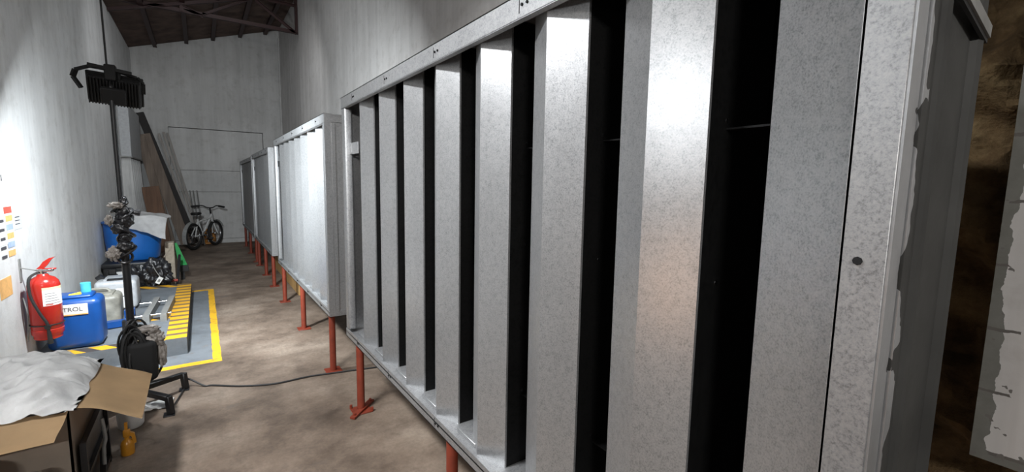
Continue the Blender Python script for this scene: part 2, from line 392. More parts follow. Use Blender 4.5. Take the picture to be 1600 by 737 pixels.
# ------------------------------------------------------------ louvre units (vertical galvanised splitters in a casing on red legs)
def louvre(y0, y1, z0, z1, nb, first, pitch, legs, label, near_mat, flange=.055):
    u = thing('louvre_unit', label, 'louvre', (.8, (y0+y1)/2, 0), 'galvanised louvre units along the right wall')
    XF, XB = .76, 1.10
    b = MB(); b.box((XF, y0, z1-.068), (XF+.004, y1, z1), 0); b.box((XF, y0, z1-.004), (XF+.06, y1, z1)); b.box((XF, y0, z1-.07), (XF+.022, y1, z1-.066))
    tr = b.build('top_rail', M['galv_rail'], u)
    b = MB(); b.box((XF, y0, z0), (XF+.004, y1, z0+.056)); b.box((XF, y0, z0+.030), (XB, y1, z0+.036)); b.box((XF, y0, z0), (XF+.05, y1, z0+.004))
    br = b.build('bottom_rail', M['galv_rail'], u)
    for rail, zz in ((tr, z1-.034), (br, z0+.028)):
        for k in range(5):
            yy = y0+(y1-y0)*(k+.5)/5; b = MB()
            for q in (-.012, .012):
                b.tube([(XF-.004, yy+q, zz), (XF+.001, yy+q, zz)], .0045, 8)
            b.box((XF-.0008, yy+.025, zz-.02), (XF+.001, yy+.028, zz+.02)); b.build('rail_joint', M['galv_dark'], rail)
    b = MB(); b.box((XF, y0, z0+.056), (XF+.004, y0+flange, z1-.068), .001); b.box((XF, y0+flange-.004, z0+.056), (XF+.03, y0+flange, z1-.068))
    if y0 < 1: b.mi = 1; b.tube([(XF-.003, y0+.032, 1.403), (XF+.002, y0+.032, 1.402)], .006, 8)
    b.build('near_jamb', [M['galv_rail'], M['black']], u)
    b = MB(); b.box((XF, y1-.075, z0+.056), (XF+.05, y1, z1-.068), .012, None, 3); b.build('far_jamb', M['galv_rail'], u)
    b = MB(); b.box((XF+.006, y0+.004, z0+.001), (XB, y0+.010, z1-.001))
    b.box((XF+.004, y0-.003, z0), (XF+.045, y0+.004, z1)); b.box((XF+.045, y0-.003, z1-.06), (XB, y0+.004, z1-.03)); b.box((XF+.05, y0-.006, z1-.068), (XF+.075, y0+.004, z0+.02)); b.box((XF+.045, y0-.003, z0), (XB, y0+.004, z0+.04))
    b.tube([(.90, y0+.006, z0+.03), (.90, y0+.006, z1-.03)], .012, 8); b.tube([(XB-.02, y0+.006, z0+.03), (XB-.02, y0+.006, z1-.03)], .016, 8)
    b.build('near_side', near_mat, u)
    b = MB(); b.box((XF+.006, y1-.010, z0), (XB, y1-.002, z1-.001)); b.build('far_side', M['galv'], u)
    b = MB(); b.box((XB-.006, y0+.01, z0+.04), (XB, y1-.012, z1-.012)); b.build('dark_backing', M['black'], u)  # black sheet added, the deep interior's shade put into its colour
    b = MB(); b.box((XF+.06, y0, z1-.01), (XB, y1, z1-.004)); b.build('top_panel', M['galv'], u)
    b = MB(); b.box((XF+.05, y0+.012, z0+.004), (XB, y1-.012, z0+.010)); b.build('underside', M['galv_dark'], u)
    bz0, bz1 = z0+.036, z1-.012
    for k in range(nb):
        p1 = first+k*pitch
        poly = [(.83, p1), (.785, p1+.114), (.832, p1+.227), (.837, p1+.227), (.838, p1+.222), (.792, p1+.114), (.836, p1+.004), (.837, p1)]
        if p1 < y0+.02: poly = [(.766, y0+.056), (.78, p1+.114), (.832, p1+.227), (.86, p1+.227), (.86, p1+.222), (.838, p1+.222), (.79, p1+.118), (.775, y0+.058)]
        b = MB(); b.prism(poly, bz0, bz1); bl = b.build('baffle', M['galv'], u)
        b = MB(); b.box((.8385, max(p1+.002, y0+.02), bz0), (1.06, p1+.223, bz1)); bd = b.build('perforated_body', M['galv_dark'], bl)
        if y0 < 1:
            for zr in (.78, 1.30, 1.64):
                if p1 > .4: b = MB(); b.tube([(.9, p1+.001, zr), (.9, p1+.006, zr)], .005, 8); b.build('rivet', M['chrome'], bd)
            for zr in (.78, 1.64):
                if p1 > .4: b = MB(); b.box((.9, p1-.118, zr-.018), (.93, p1+.006, zr-.014)); b.build('spacer', M['galv_dark'], bd)
        b = MB(); b.box((.8, p1+.16, bz0), (.86, p1+.30, bz0+.018), .002); 
        if p1+.3 < y1-.08: b.build('clip', M['galv_rail'], br)
    for zc in (1.68,):
        yb = first+(nb-1)*pitch+.222; b = MB(); b.box((.80, yb, zc), (.806, y1-.06, zc+.07)); b.box((.79, y1-.09, zc), (.806, y1-.06, zc+.07)); b.build('end_bracket', M['galv_rail'] if y0 < 1 else M['galv_dark'], u)
    for yl in legs:
        b = MB(); b.tube([(.802, yl, .006), (.802, yl, z0+.001)], .0245, 16); l = b.build('leg', M['red_oxide'], u)
        b = MB(); b.box((.742, yl-.06, 0), (.862, yl+.06, .008), .003)
        if 2.5 < yl < 3:
            b.bar((.72, yl-.09, .01), (.82, yl, .02), .035, .012); b.bar((.82, yl, .02), (.90, yl+.09, .01), .035, .012)
            for q in ((.74, yl-.07), (.885, yl+.075), (.86, yl-.05), (.75, yl+.05)): b.tube([(q[0], q[1], .006), (q[0], q[1], .03)], .009, 6)
        b.build('base_plate', M['red_oxide'], l)
    return u
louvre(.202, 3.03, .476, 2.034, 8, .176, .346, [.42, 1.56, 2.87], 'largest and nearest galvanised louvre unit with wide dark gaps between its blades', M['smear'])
louvre(3.52, 6.27, .476, 2.0, 8, 3.5, .335, [3.63, 4.87, 6.12], 'second galvanised louvre unit from the camera, brightly lit pale blades', M['galv'])
louvre(6.86, 9.2, .476, 1.95, 7, 6.85, .325, [7.12, 8.05, 9.05], 'third galvanised louvre unit with a bright narrow side panel', M['galv'])
louvre(9.28, 12.1, .476, 1.93, 8, 9.26, .34, [9.5, 10.7, 11.9], 'farthest dark galvanised louvre unit near the back wall', M['galv'])
b = MB()
b.bar((1.095, .19, 1.768), (.88, .19, 1.802), .006, .020); b.mi = 1; b.bar((1.095, .193, 1.755), (.88, .193, 1.789), .005, .009); b.bar((1.095, .193, 1.781), (.88, .193, 1.815), .005, .007)
tag(b.build('metal_strap', [M['grey_paint'], M['rubber']]), 'thin dark edged metal strap at the rear top of the nearest louvre casing', 'strap')

# ------------------------------------------------------------ painted plinth
b = MB(); b.prism([(-1.1, 4.62), (-.163, 4.67), (-.163, 7.12), (-1.1, 7.22)], 0, .15, 'Z')
tag(b.build('painted_plinth', M['plinth']), 'low grey concrete plinth edged with yellow and black hazard stripes', 'plinth')

# ------------------------------------------------------------ floodlight on its stand
PX, PY = -.418, 3.72
t = thing('floodlight_stand', 'tall thin black pole stand with bent metal feet, cable wound on it', 'light stand', (PX, PY, 0))
b = MB(); b.tube([(PX, PY, .10), (PX, PY, 1.22)], .021, 14); b.build('lower_pole', M['blk'], t)
b = MB(); b.tube([(PX, PY, 1.0), (PX-.004, PY, 2.14)], .014, 12); b.build('upper_pole', M['blk'], t)
for e in ((-.17, 3.86), (-.238, 3.48), (-.62, 3.92), (-.62, 3.50)):
    b = MB(); b.bar((PX, PY, .11), (e[0], e[1], .11), .035, .035, 0, .004); b.bar((e[0], e[1], .122), (e[0]+.01*(e[0] > PX), e[1]-.01, .006), .035, .035, 0, .004)
    b.box((e[0]-.03, e[1]-.04, 0), (e[0]+.03, e[1]+.03, .007), .002); b.build('foot', M['blk'], t)
b = MB(); b.tube([(-.166, 3.85, .012), (-.236, 3.49, .012)], .005, 6); b.build('tie_rod', M['blk'], t)
b = MB()
random.seed(3)
for k, (zc, ro, rz) in enumerate([(1.30, .045, .04), (1.24, .065, .045), (1.19, .06, .04), (1.13, .045, .035), (1.07, .06, .04), (1.02, .04, .035), (1.36, .03, .03)]):
    b.blob((PX+.014*math.sin(k*2.3), PY-.005, zc), (ro*.72, ro*.66, rz), .28, 1.8, k*3+1, 4)
for k in range(9):
    z = 1.0+k*.04; rr = .036+.01*math.sin(k*1.9)
    b.tube([(PX+.012*math.sin(k*2.1)+rr*math.cos(a), PY+rr*math.sin(a), z+.03*math.sin(a+k)) for a in [2*math.pi*j/14 for j in range(14)]], .008, 6, True)
b.tube([(PX, PY, 1.30), (PX+.085, PY, 1.285)], .014, 8); b.tube([(PX+.065, PY, 1.288), (PX+.09, PY, 1.283)], .02, 8)
b.build('tape_wrapping', M['blk_pl'], t)
for c_, r_, sd in [((PX-.05, PY-.035, 1.03), (.032, .025, .04), 2), ((PX-.02, PY-.04, 1.335), (.035, .02, .018), 8), ((PX-.06, PY-.03, 1.24), (.018, .02, .03), 4)]:
    b = MB(); b.blob(c_, r_, .6, 2.4, sd, 4); b.build('plastic_shred', M['grey_film'], t)
def on_lamp(name, label, cat): return thing(name, label, cat, (PX, PY+.04, 2.04))
fl = on_lamp('floodlight', 'black finned floodlight clamped to the top of the pole stand', 'floodlight')
th = math.radians(33)                                              # housing tilts so its glass faces forward and down
Rm = Matrix.Translation((PX+.01, PY+.06, 2.045)) @ Matrix.Rotation(math.radians(4), 4, 'Y') @ Matrix.Rotation(th, 4, 'X')
b = MB(); b.box((-.125, -.035, -.085), (.125, .015, .085), .006, Rm)
b.box((-.135, .012, -.095), (.135, .03, .095), .004, Rm); b.build('housing', M['deep_black'], fl)
b = MB()
for k in range(17): b.box((-.118+k*.0147-.003, -.055, -.078), (-.118+k*.0147+.003, -.03, .082), 0, Rm)
b.build('cooling_fins', M['deep_black'], fl)
b = MB(); b.box((-.06, -.10, -.05), (.06, -.07, .05), .006, Rm); b.build('driver_box', M['deep_black'], fl)
b = MB(); b.box((-.115, .029, -.075), (.115, .032, .075), 0, Rm); b.build('lamp_glass', M['lamp'], fl)
b = MB(); A = [(-.145, PY+.05, 2.04), (-.175, PY+.03, 2.10), (-.16, PY+.02, 2.14), (-.10, PY+.01, 2.165), (.02, PY, 2.155), (.12, PY+.02, 2.13), (.145, PY+.04, 2.10), (.142, PY+.06, 2.04)]
for p, q in zip(A, A[1:]): b.bar((PX+p[0], p[1], p[2]), (PX+q[0], q[1], q[2]), .014, .028, math.pi/2)
b.bar((PX-.10, PY-.02, 2.17), (PX+.1, PY-.01, 2.145), .03, .02)
b.build('yoke', M['deep_black'], fl)
b = MB(); b.box((PX-.028, PY-.03, 2.09), (PX+.028, PY+.03, 2.185), .006); b.tube([(PX+.035, PY, 2.16), (PX+.035, PY+.01, 2.08)], .012, 8); b.build('clamp', M['deep_black'], fl)
nf = (Rm.to_3x3() @ Vector((0, 1, 0)))
nf = Vector((.44, .68, -.60)).normalized(); lp = Rm @ Vector((0, .05, 0))
area('floodlight_lamp', lp+nf*.045, lp+nf*2, .16, .10, FLOOD_W, (.90, .96, 1.0), math.radians(160))
b = MB(); b.tube(spline([(PX-.02, PY+.04, 2.17), (PX-.03, PY+.1, 2.5), (PX-.045, PY+.16, 3.3), (PX-.05, PY+.2, roof_z(PX-.05)+.06)]), .0055, 6)
tag(b.build('hanging_cable', M['rubber']), 'thin black cable hanging from the roof down to the floodlight', 'cable')
t = thing('cable_coil', 'tangled bundle of black cable hung low on the pole stand', 'cable', (PX, PY-.05, .2))
random.seed(5); b = MB()
for k in range(22):
    cx, cy, cz = PX+random.uniform(0, .06), PY-.06+random.uniform(-.06, .05), .40+random.uniform(-.05, .04)
    a1, ax_, az_ = random.uniform(-.5, .5), random.uniform(.04, .068), random.uniform(.12, .18)
    b.tube([(cx+ax_*math.cos(q)*math.cos(a1), cy+ax_*math.cos(q)*math.sin(a1)+.015*math.sin(2*q+k), cz+az_*math.sin(q)) for q in [2*math.pi*j/20 for j in range(20)]], .007, 6, True)
b.build('loops', M['rubber'], t)
b = MB(); b.box((PX-.02, PY-.13, .20), (PX+.13, PY-.03, .46), .03, None, 3); b.build('cable_drum', M['deep_black'], t)
b = MB(); b.tube(spline([(PX+.12, PY-.06, .36), (PX+.15, PY-.05, .28), (PX+.1, PY-.05, .19), (PX+.03, PY-.05, .17)]), .008, 6); b.build('loose_end', M['rubber'], t)
b = MB(); b.blob((PX+.125, PY-.055, .46), (.045, .035, .05), .5, 2.4, 1, 4); b.blob((PX+.15, PY-.05, .35), (.025, .03, .09), .4, 2, 5, 4); b.blob((PX+.09, PY-.06, .53), (.06, .03, .03), .4, 2, 9, 4)
tag(b.build('plastic_bag', M['grey_film']), 'crumpled greyish plastic bag caught on the cable bundle', 'plastic bag')
b = MB(); b.tube(spline([(PX+.02, PY-.02, .19), (-.36, 3.73, .15), (-.25, 3.79, .13), (-.15, 3.9, .06), (-.05, 3.83, .008), (.0, 3.81, .007), (.18, 3.68, .007), (.38, 3.6, .007), (.6, 3.6, .007), (.75, 3.575, .007), (1.1, 3.5, .007), (1.5, 3.4, .007)]), .0065, 7)
tag(b.build('power_cable', M['rubber']), 'thin black cable running over the floor from the stand under the louvres', 'cable')

# ------------------------------------------------------------ fire extinguisher on the wall
ex, ey = -.985, 4.60
t = thing('fire_extinguisher', 'red fire extinguisher hanging on the white wall beside the blue container', 'fire extinguisher', (ex, ey, .25))
b = MB(); r = .088
b.lathe([(0, .255), (.07, .255), (.078, .262), (.078, .285), (r, .30), (r, .335), (r-.003, .338), (r-.003, .342), (r, .346), (r, .685), (r-.006, .715), (r-.025, .742), (.035, .758), (.028, .775), (0, .775)], (ex, ey, 0), 40); b.build('cylinder', M['ext_red'], t)
b = MB()
def lab(a0, a1, z0, z1, rr): return lambda u, v: Vector((ex+rr*math.cos(a0+(a1-a0)*u), ey+rr*math.sin(a0+(a1-a0)*u), z0+(z1-z0)*v))
b.grid(lab(-1.5, .1, .53, .655, r+.0008), 16, 1); b.mi = 1; b.grid(lab(-1.5, .1, .655, .675, r+.0008), 16, 1); b.mi = 2
for k in range(5): b.grid(lab(-1.35, -.3-.1*k, .545+.02*k, .548+.02*k, r+.0014), 12, 1)
b.mi = 3; b.grid(lab(-1.35, -.9, .535, .543, r+.0014), 6, 1); b.build('label', [M['paper'], M['cream'], M['ink'], M['ink_red']], t)
b = MB(); b.tube([(ex, ey, .77), (ex, ey, .80)], .022, 14); b.box((ex-.02, ey-.02, .79), (ex+.06, ey+.02, .812), .004); b.build('valve', M['chrome'], t)
b = MB(); b.prism([(ex-.03, .815), (ex+.01, .815), (ex+.03, .84), (ex+.055, .885), (ex+.075, .905), (ex+.04, .895), (ex+.01, .87), (ex-.01, .835)], ey-.013, ey+.013, 'Y'); b.box((ex, ey-.012, .805), (ex+.075, ey+.012, .816), .003); b.build('lever', M['ext_red'], t)
b = MB(); hs = spline([(ex-.02, ey-.02, .79), (ex-.055, ey-.075, .75), (ex-.05, ey-.10, .62), (ex-.01, ey-.105, .48), (ex+.02, ey-.105, .40), (ex+.025, ey-.105, .33), (ex+.03, ey-.103, .26)])
b.tube(hs, .009, 8); b.build('hose', M['rubber'], t)
b = MB(); b.tube([(ex+.026, ey-.105, .33), (ex+.03, ey-.104, .235)], [.011, .016], 10); b.build('nozzle', M['rubber'], t)
b = MB(); b.tube([(ex+(r+.002)*math.cos(a), ey+(r+.002)*math.sin(a), .375) for a in [2*math.pi*k/30 for k in range(30)]], .005, 6, True); b.tube([(ex+.022, ey-.115, .368), (ex+.022, ey-.09, .37)], .018, 8); b.build('strap', M['rubber'], t)
b = MB(); b.box((XL, ey-.01, .72), (XL+.006, ey+.03, .90), .001); b.bar((XL, ey+.01, .83), (ex-.02, ey, .80), .012, .006); b.tube(spline([(XL+.01, ey-.02, .6), (XL+.03, ey-.05, .45), (XL+.012, ey-.02, .25)]), .004, 6); b.build('wall_bracket', M['grey_paint'], t)

for o in [t]+list(t.children):
    if o.type == 'MESH': o.data.transform(Matrix.Translation((0, 0, -.005)) @ Matrix.Diagonal((1, 1, .93, 1)))
t.location.z = .315
# ------------------------------------------------------------ notices on the left wall
def poster(name, label, y0, y1, z0, z1, mats, draw):
    b = MB(); b.box((XL, y0, z0), (XL+.0025, y1, z1)); draw(b, y0, y1, z0, z1); o = b.build(name, mats); return tag(o, label, 'notice')
def strip(b, y0, y1, z0, z1, m): b.mi = m; b.box((XL+.002, y0, z0), (XL+.0035, y1, z1))
def d1(b, y0, y1, z0, z1):
    strip(b, y0+.13, y1-.02, z1-.07, z1-.025, 1)
    for k, m in enumerate((2, 3, 2, 3, 2)): strip(b, y0+.15, y1-.02, z1-.125-k*.06, z1-.085-k*.06, m)
    for k in range(5): strip(b, y0+.02, y0+.11, z1-.125-k*.06, z1-.105-k*.06, 4)
poster('safety_notice', 'white safety notice with red heading and orange and blue rows on left wall', 4.28, 4.58, 1.045, 1.32, [M['paper'], M['ink_red'], M['ink_org'], M['ink_blue'], M['ink']], d1)
def d2(b, y0, y1, z0, z1):
    for k in range(3): strip(b, y0+.03, y1-.05, z1-.09-k*.025, z1-.084-k*.025, 1)
poster('grey_notice', 'grey sheet of paper pinned just right of the coloured safety notice', 4.585, 4.76, 1.125, 1.30, [M['paper_grey'], M['ink']], d2)
def d3(b, y0, y1, z0, z1): strip(b, y1-.06, y1-.04, z0+.1, z0+.14, 1)
poster('upper_notice', 'pale notice above the coloured safety notice at the photo edge', 4.2, 4.48, 1.37, 1.72, [M['paper'], M['ink']], d3)
def d4(b, y0, y1, z0, z1): pass
poster('orange_sticker', 'small orange sticker low on the white wall left of the extinguisher', 4.2, 4.42, .70, .83, [M['ink_org']], d4)

# ------------------------------------------------------------ containers on the plinth
def jerry(b, lo, hi, bev): b.box(lo, hi, bev, None, 5)
t = thing('blue_jerry_can', 'large blue plastic jerry can with white paper label beside the fire extinguisher', 'jerry can', (-.85, 4.95, .15))
b = MB(); jerry(b, (-1.04, 4.76, .15), (-.71, 5.02, .55), .05)
b.box((-.99, 4.80, .54), (-.76, 4.98, .575), .02, None, 3); b.build('body', M['blue'], t)
b = MB(); b.box((-.96, 4.754, .435), (-.785, 4.758, .515)); b.mi = 1; b.box((-.96, 4.7535, .428), (-.785, 4.758, .437)); lb = b.build('paper_label', [M['paper'], M['ink_org']], t)
tc = bpy.data.curves.new('petrol', 'FONT'); tc.body = 'PETROL'; tc.size = .046; to = bpy.data.objects.new('petrol', tc); C.objects.link(to)
bpy.context.view_layer.update(); me = bpy.data.meshes.new_from_object(to.evaluated_get(bpy.context.evaluated_depsgraph_get())); bpy.data.objects.remove(to)
lw = max(v.co.x for v in me.vertices)
me.transform(Matrix.Translation((-.815-lw, 4.7525, .46)) @ Matrix.Rotation(math.pi/2, 4, 'X')); me.materials.clear(); me.materials.append(M['ink'])
o = bpy.data.objects.new('lettering', me); C.objects.link(o); o.parent = lb; me.transform(Matrix.Translation(-t.location))
b = MB(); b.tube([(-.815, 4.93, .565), (-.815, 4.93, .65)], .033, 20); b.build('cyan_spout_cap', M['cyan'], t)
b = MB(); b.tube([(-.90, 4.84, .565), (-.83, 4.84, .58)], .016, 10); b.build('yellow_cap', M['yellow'], t)
t = thing('grimy_jerry_can', 'grimy pale jerry can standing behind the blue one', 'jerry can', (-.8, 5.6, .15))
b = MB(); jerry(b, (-.99, 5.40, .15), (-.675, 5.68, .43), .045); b.box((-.95, 5.43, .42), (-.72, 5.64, .445), .012, None, 2); b.build('body', M['dirty'], t)
b = MB(); b.tube(spline([(-.93, 5.54, .435), (-.9, 5.54, .47), (-.78, 5.54, .47), (-.75, 5.54, .435)]), .012, 8); b.build('handle', M['dirty'], t)
t = thing('silver_container', 'silver grey plastic container with recessed handle behind the grimy jerry can', 'container', (-.75, 6.1, .15))
b = MB(); jerry(b, (-.93, 5.95, .165), (-.60, 6.28, .465), .04); b.box((-.86, 5.97, .455), (-.66, 6.24, .48), .01, None, 2); b.build('body', M['silver'], t)
b = MB(); b.box((-.82, 5.945, .18), (-.655, 5.951, .385), .002); b.mi = 1; b.box((-.73, 5.943, .30), (-.70, 5.947, .307)); b.build('white_panel', [M['white'], M['ink']], t)
b = MB(); b.box((-.83, 5.962, .468), (-.69, 6.02, .484), .006); b.build('handle_recess', M['blk'], t)
b = MB(); b.box((-.66, 6.0, .15), (-.61, 6.25, .17)); b.box((-.91, 6.0, .15), (-.86, 6.25, .17)); b.build('feet', M['blk'], t)
b = MB(); b.tube([(-.92, 6.15, .455), (-.88, 6.15, .49)], .035, 10); b.build('screw_cap', M['blk'], t)

# blue hand trolley lying flat on the plinth
t = thing('hand_trolley', 'blue hand trolley lying on the plinth with steel rails and two grey cross bars', 'trolley', (-.5, 5.6, .15))
for y in (5.42, 5.98):
    b = MB(); b.tube([(-.585, y-.02, .20), (-.30, y, .20)], .011, 10); b.build('steel_rail', M['chrome'], t)
for x in (-.475, -.345):
    b = MB(); b.prism([(x-.035, 5.30), (x+.015, 5.30), (x+.05, 6.1), (x+.0, 6.1)], .15, .225, 'Z'); b.build('cross_bar', M['grey_paint'], t)
b = MB(); b.prism([(-.85, 5.22), (-.67, 5.26), (-.60, 5.30), (-.60, 5.345), (-.67, 5.33), (-.85, 5.30)], .16, .215, 'Z'); b.prism([(-.66, 5.5), (-.585, 5.52), (-.585, 5.60), (-.66, 5.60)], .16, .25, 'Z'); b.prism([(-.62, 5.3), (-.585, 5.32), (-.585, 5.56), (-.62, 5.56)], .165, .2, 'Z'); b.build('blue_fork', M['blue'], t)
b = MB(); b.box((-.62, 5.0, .15), (-.60, 5.06, .27)); b.tube([(-.61, 5.03, .26), (-.61, 5.27, .19)], .01, 8); b.build('prop', M['blk'], t)

# ------------------------------------------------------------ heap beyond the plinth
t = thing('black_crate', 'black plastic crate on the floor supporting the blue half drum', 'crate', (-.78, 7.8, 0))
b = MB(); b.box((-1.07, 7.5, 0), (-.52, 8.25, .40), .02, None, 2); b.box((-1.08, 7.48, .36), (-.51, 8.27, .42), .012, None, 2)
for k in range(6): b.box((-1.04+k*.09, 7.488, .03), (-.99+k*.09, 7.505, .34), .004)
b.build('body', M['blk'], t)
b = MB(); b.box((-.95, 7.46, .27), (-.53, 7.486, .315)); b.mi = 1; b.box((-.64, 7.457, .28), (-.6, 7.461, .305)); b.box((-.72, 7.457, .285), (-.66, 7.461, .3)); b.build('white_strip', [M['white'], M['grey_paint']], t)
t = thing('blue_drum', 'cut down blue plastic drum resting on the black crate', 'drum', (-.785, 7.9, .42))
b = MB(); b.lathe([(0, .425), (.26, .425), (.275, .44), (.285, .55), (.298, .68), (.302, .80), (.305, .90), (.318, .91), (.318, .93), (.302, .935), (.292, .92), (.288, .7), (.27, .46), (0, .455)], (-.785, 7.9, 0), 48); b.build('body', M['blue_drum'], t)
b = MB()
def sackp(u, v):
    x = -.99+.60*u+.03*math.sin(v*5); s = v
    y = 8.06-.58*min(s, .62)/.62; z = .985+.05*math.sin(u*3.1)+.03*noise.noise(Vector((u*4, v*4, 2)))
    if s > .62: z -= (s-.62)/.38*(.30*(u**.5)-.02) if u > .0 else 0
    y -= .02*noise.noise(Vector((u*6, v*6, 0))); return Vector((x, y, z+.012*noise.noise(Vector((u*11, v*9, 5)))))
b.grid(sackp, 40, 40, -.012); b.blob((-.68, 7.85, .90), (.22, .20, .08), .25, 2, 3, 4)
tag(b.build('white_sack', M['sack']), 'white woven sack folded over the open top of the blue drum', 'sack')
b = MB(); b.blob((-.87, 7.85, 1.03), (.035, .03, .045), .5, 3, 2, 3); tag(b.build('red_rag', plain('dark_red_cloth', (.13, .02, .02), .8)), 'small dark red rag behind the white sack on the drum', 'rag')
b = MB(); b.blob((-.53, 7.30, .25), (.16, .13, .22), .35, 2.2, 4, 5, .002); b.blob((-.72, 7.34, .20), (.15, .09, .20), .35, 2.2, 9, 5, .002)
tag(b.build('garbage_bag', M['blk_pl']), 'black plastic garbage bag slumped against the black crate', 'garbage bag')
t = thing('white_tag', 'small white printed tag on a string over the garbage bag', 'tag', (-.53, 7.2, .2))
Rt = Matrix.Translation((-.49, 7.09, .23)) @ Matrix.Rotation(.55, 4, 'Y')
b = MB(); b.box((-.025, -.003, -.045), (.025, .003, .045), .002, Rt); b.build('card', M['paper'], t)
b = MB(); b.box((-.012, -.005, -.02), (.012, -.003, .015), 0, Rt); b.build('printing', M['grey_paint'], t)
b = MB(); b.tube(spline([(-.475, 7.09, .27), (-.52, 7.12, .35), (-.555, 7.16, .44)]), .005, 6); b.build('string', M['grey_paint'], t)
b = MB(); b.box((-1.0, 7.38, .30), (-.93, 7.42, .37), .006, Matrix.Identity(4)); b.box((-1.02, 7.36, .0), (-.92, 7.45, .3), .01); tag(b.build('tool_case', [M['blk']]), 'small black case behind the silver container', 'case')
t = thing('angle_iron_stand', 'black angle iron stand with a red bar right of the garbage bag', 'stand', (-.35, 7.5, 0))
b = MB(); b.bar((-.335, 7.46, .0), (-.30, 7.95, .42), .03, .03); b.bar((-.49, 7.44, .03), (-.29, 7.46, .03), .03, .06); b.build('angle_iron', M['blk'], t)
b = MB(); b.tube([(-.475, 7.42, .15), (-.315, 7.42, .155)], .017, 10); b.build('red_bar', plain('red_plastic', (.38, .06, .04), .5), t)
b = MB(); b.box((-.465, 7.99, 0), (-.36, 8.2, .60), .005); b.bar((-.48, 7.98, .40), (-.37, 7.98, .585), .02, .012); tag(b.build('tan_carton', M['tan']), 'narrow tan carton standing between the drum and green dustpan', 'carton')
t = thing('green_dustpan', 'green plastic dustpan leaning beside the tan carton', 'dustpan', (-.3, 8.3, 0))
b = MB(); b.prism([(-.365, .56), (-.335, .56), (-.225, .22), (-.33, .22)], 8.28, 8.31, 'Y'); b.build('pan', M['green'], t)
b = MB(); b.prism([(-.335, .22), (-.215, .22), (-.21, .13), (-.335, .13)], 8.24, 8.33, 'Y'); b.bar((-.29, 8.3, .13), (-.29, 8.3, 0), .05, .03); b.build('lip', M['rubber'], t)

# ------------------------------------------------------------ timber leaning in the far left corner
def plank(name, mat, p, q, wd, y, th, label, cat='plank', dy=0, group='timber leaning in the far left corner'):
    a = Vector((p[0], y+dy, p[1])); c = Vector((q[0], y, q[1])); d = (c-a).normalized(); n = d.cross(Vector((0, 1, 0))).normalized(); f = n.cross(d)
    b = MB(); Mx = Matrix((n, f, d)).transposed().to_4x4(); Mx.translation = (a+c)/2; L = (c-a).length
    b.box((-wd/2, -th/2, -L/2), (wd/2, th/2, L/2), .003, Mx); return tag(b.build(name, mat), label, cat, group)
plank('dark_plank', M['w_dark'], (-.99, 2.9), (-.17, .07), .14, 12.5, .05, 'long nearly black plank leaning into the far left corner')
plank('wide_plank', M['w_tan'], (-.93, 2.45), (-.33, .06), .20, 12.38, .025, 'wide weathered tan board leaning just left of the dark plank')
plank('short_plank', M['w_tan'], (-.99, 2.4), (-.58, .03), .15, 12.27, .025, 'tan board leaning against the left wall beside the wide tan board')
plank('grey_batten', M['w_grey'], (-.70, 2.5), (-.155, .012), .045, 12.66, .03, 'thin grey batten, left one beside the blocked doorway')
plank('grey_batten', M['w_grey'], (-.62, 2.54), (-.077, .012), .045, 12.69, .03, 'thin grey batten, middle one beside the blocked doorway')
plank('grey_batten', M['w_grey'], (-.555, 2.53), (-.015, .012), .04, 12.72, .03, 'thin grey batten, right one beside the blocked doorway')
plank('brown_hardboard', M['w_brown'], (-.84, 1.35), (-.68, .02), .28, 11.6, .012, 'brown hardboard sheet leaning in front of the tan boards', 'board')
for i, (x, lb) in enumerate([(-.19, 'leftmost of three thin grey poles behind the bicycle'), (-.13, 'middle of three thin grey poles behind the bicycle'), (-.06, 'rightmost of three thin grey poles behind the bicycle')]):
    b = MB(); b.tube([(x-.02, 12.61, 1.26), (x+.07, 12.57, .0)], .011, 8); tag(b.build('grey_pole', M['grey_paint']), lb, 'pole', 'thin poles behind the bicycle')
t = thing('wall_cabinet', 'grey metal cabinet high on the left wall near the back', 'cabinet', (-1.02, 11, 1.88))
b = MB(); b.box((XL, 10.2, 1.88), (-.955, 11.85, 2.76), .006); b.build('body', M['cab_grey'], t)
b = MB(); b.box((XL, 10.18, 1.86), (-.945, 11.87, 1.885), .002); b.build('base_rail', M['grey_paint'], t)
wb = None
for i, nm in enumerate(['nearest', 'second', 'third', 'fourth', 'fifth', 'farthest']):
    if wb is None:
        b = MB(); b.bar((.06, 0, .002), (.0, 0, 1.84), .025, .2, 0, .003); wb = b.build('white_board', M['white_wood']); o = wb
    else: o = wb.copy(); C.objects.link(o)
    o.location = (-1.07, 10.25+i*.28, .012); tag(o, '%s white board leaning on the wall under the grey cabinet' % nm if i in (0, 5) else '%s white board from the camera leaning under the grey cabinet' % nm, 'board', 'white boards under the cabinet')

# ------------------------------------------------------------ child's bicycle
t = thing('bicycle', 'small white bicycle with black tyres parked against the back wall', 'bicycle', (.15, 12.0, 0))
rc, fc = Vector((-.03, 11.72, .26)), Vector((.33, 12.36, .26)); dv = (fc-rc).normalized(); sv = Vector((dv.y, -dv.x, 0)); Zv = Vector((0, 0, 1))
def bw(c, nm):
    b = MB(); b.tube([c+.23*(math.cos(a)*dv+math.sin(a)*Zv) for a in [2*math.pi*k/32 for k in range(32)]], .028, 8, True); wl = b.build(nm, M['rubber'], t)
    b = MB(); b.tube([c+.198*(math.cos(a)*dv+math.sin(a)*Zv) for a in [2*math.pi*k/32 for k in range(32)]], .008, 6, True); b.build('rim', M['chrome'], wl)
    b = MB()
    for k in range(14): a = 2*math.pi*k/14; b.tube([c, c+.198*(math.cos(a)*dv+math.sin(a)*Zv)], .002, 4)
    b.tube([c-sv*.04, c+sv*.04], .018, 8); b.build('spokes', M['chrome'], wl)
bw(rc, 'rear_wheel'); bw(fc, 'front_wheel')
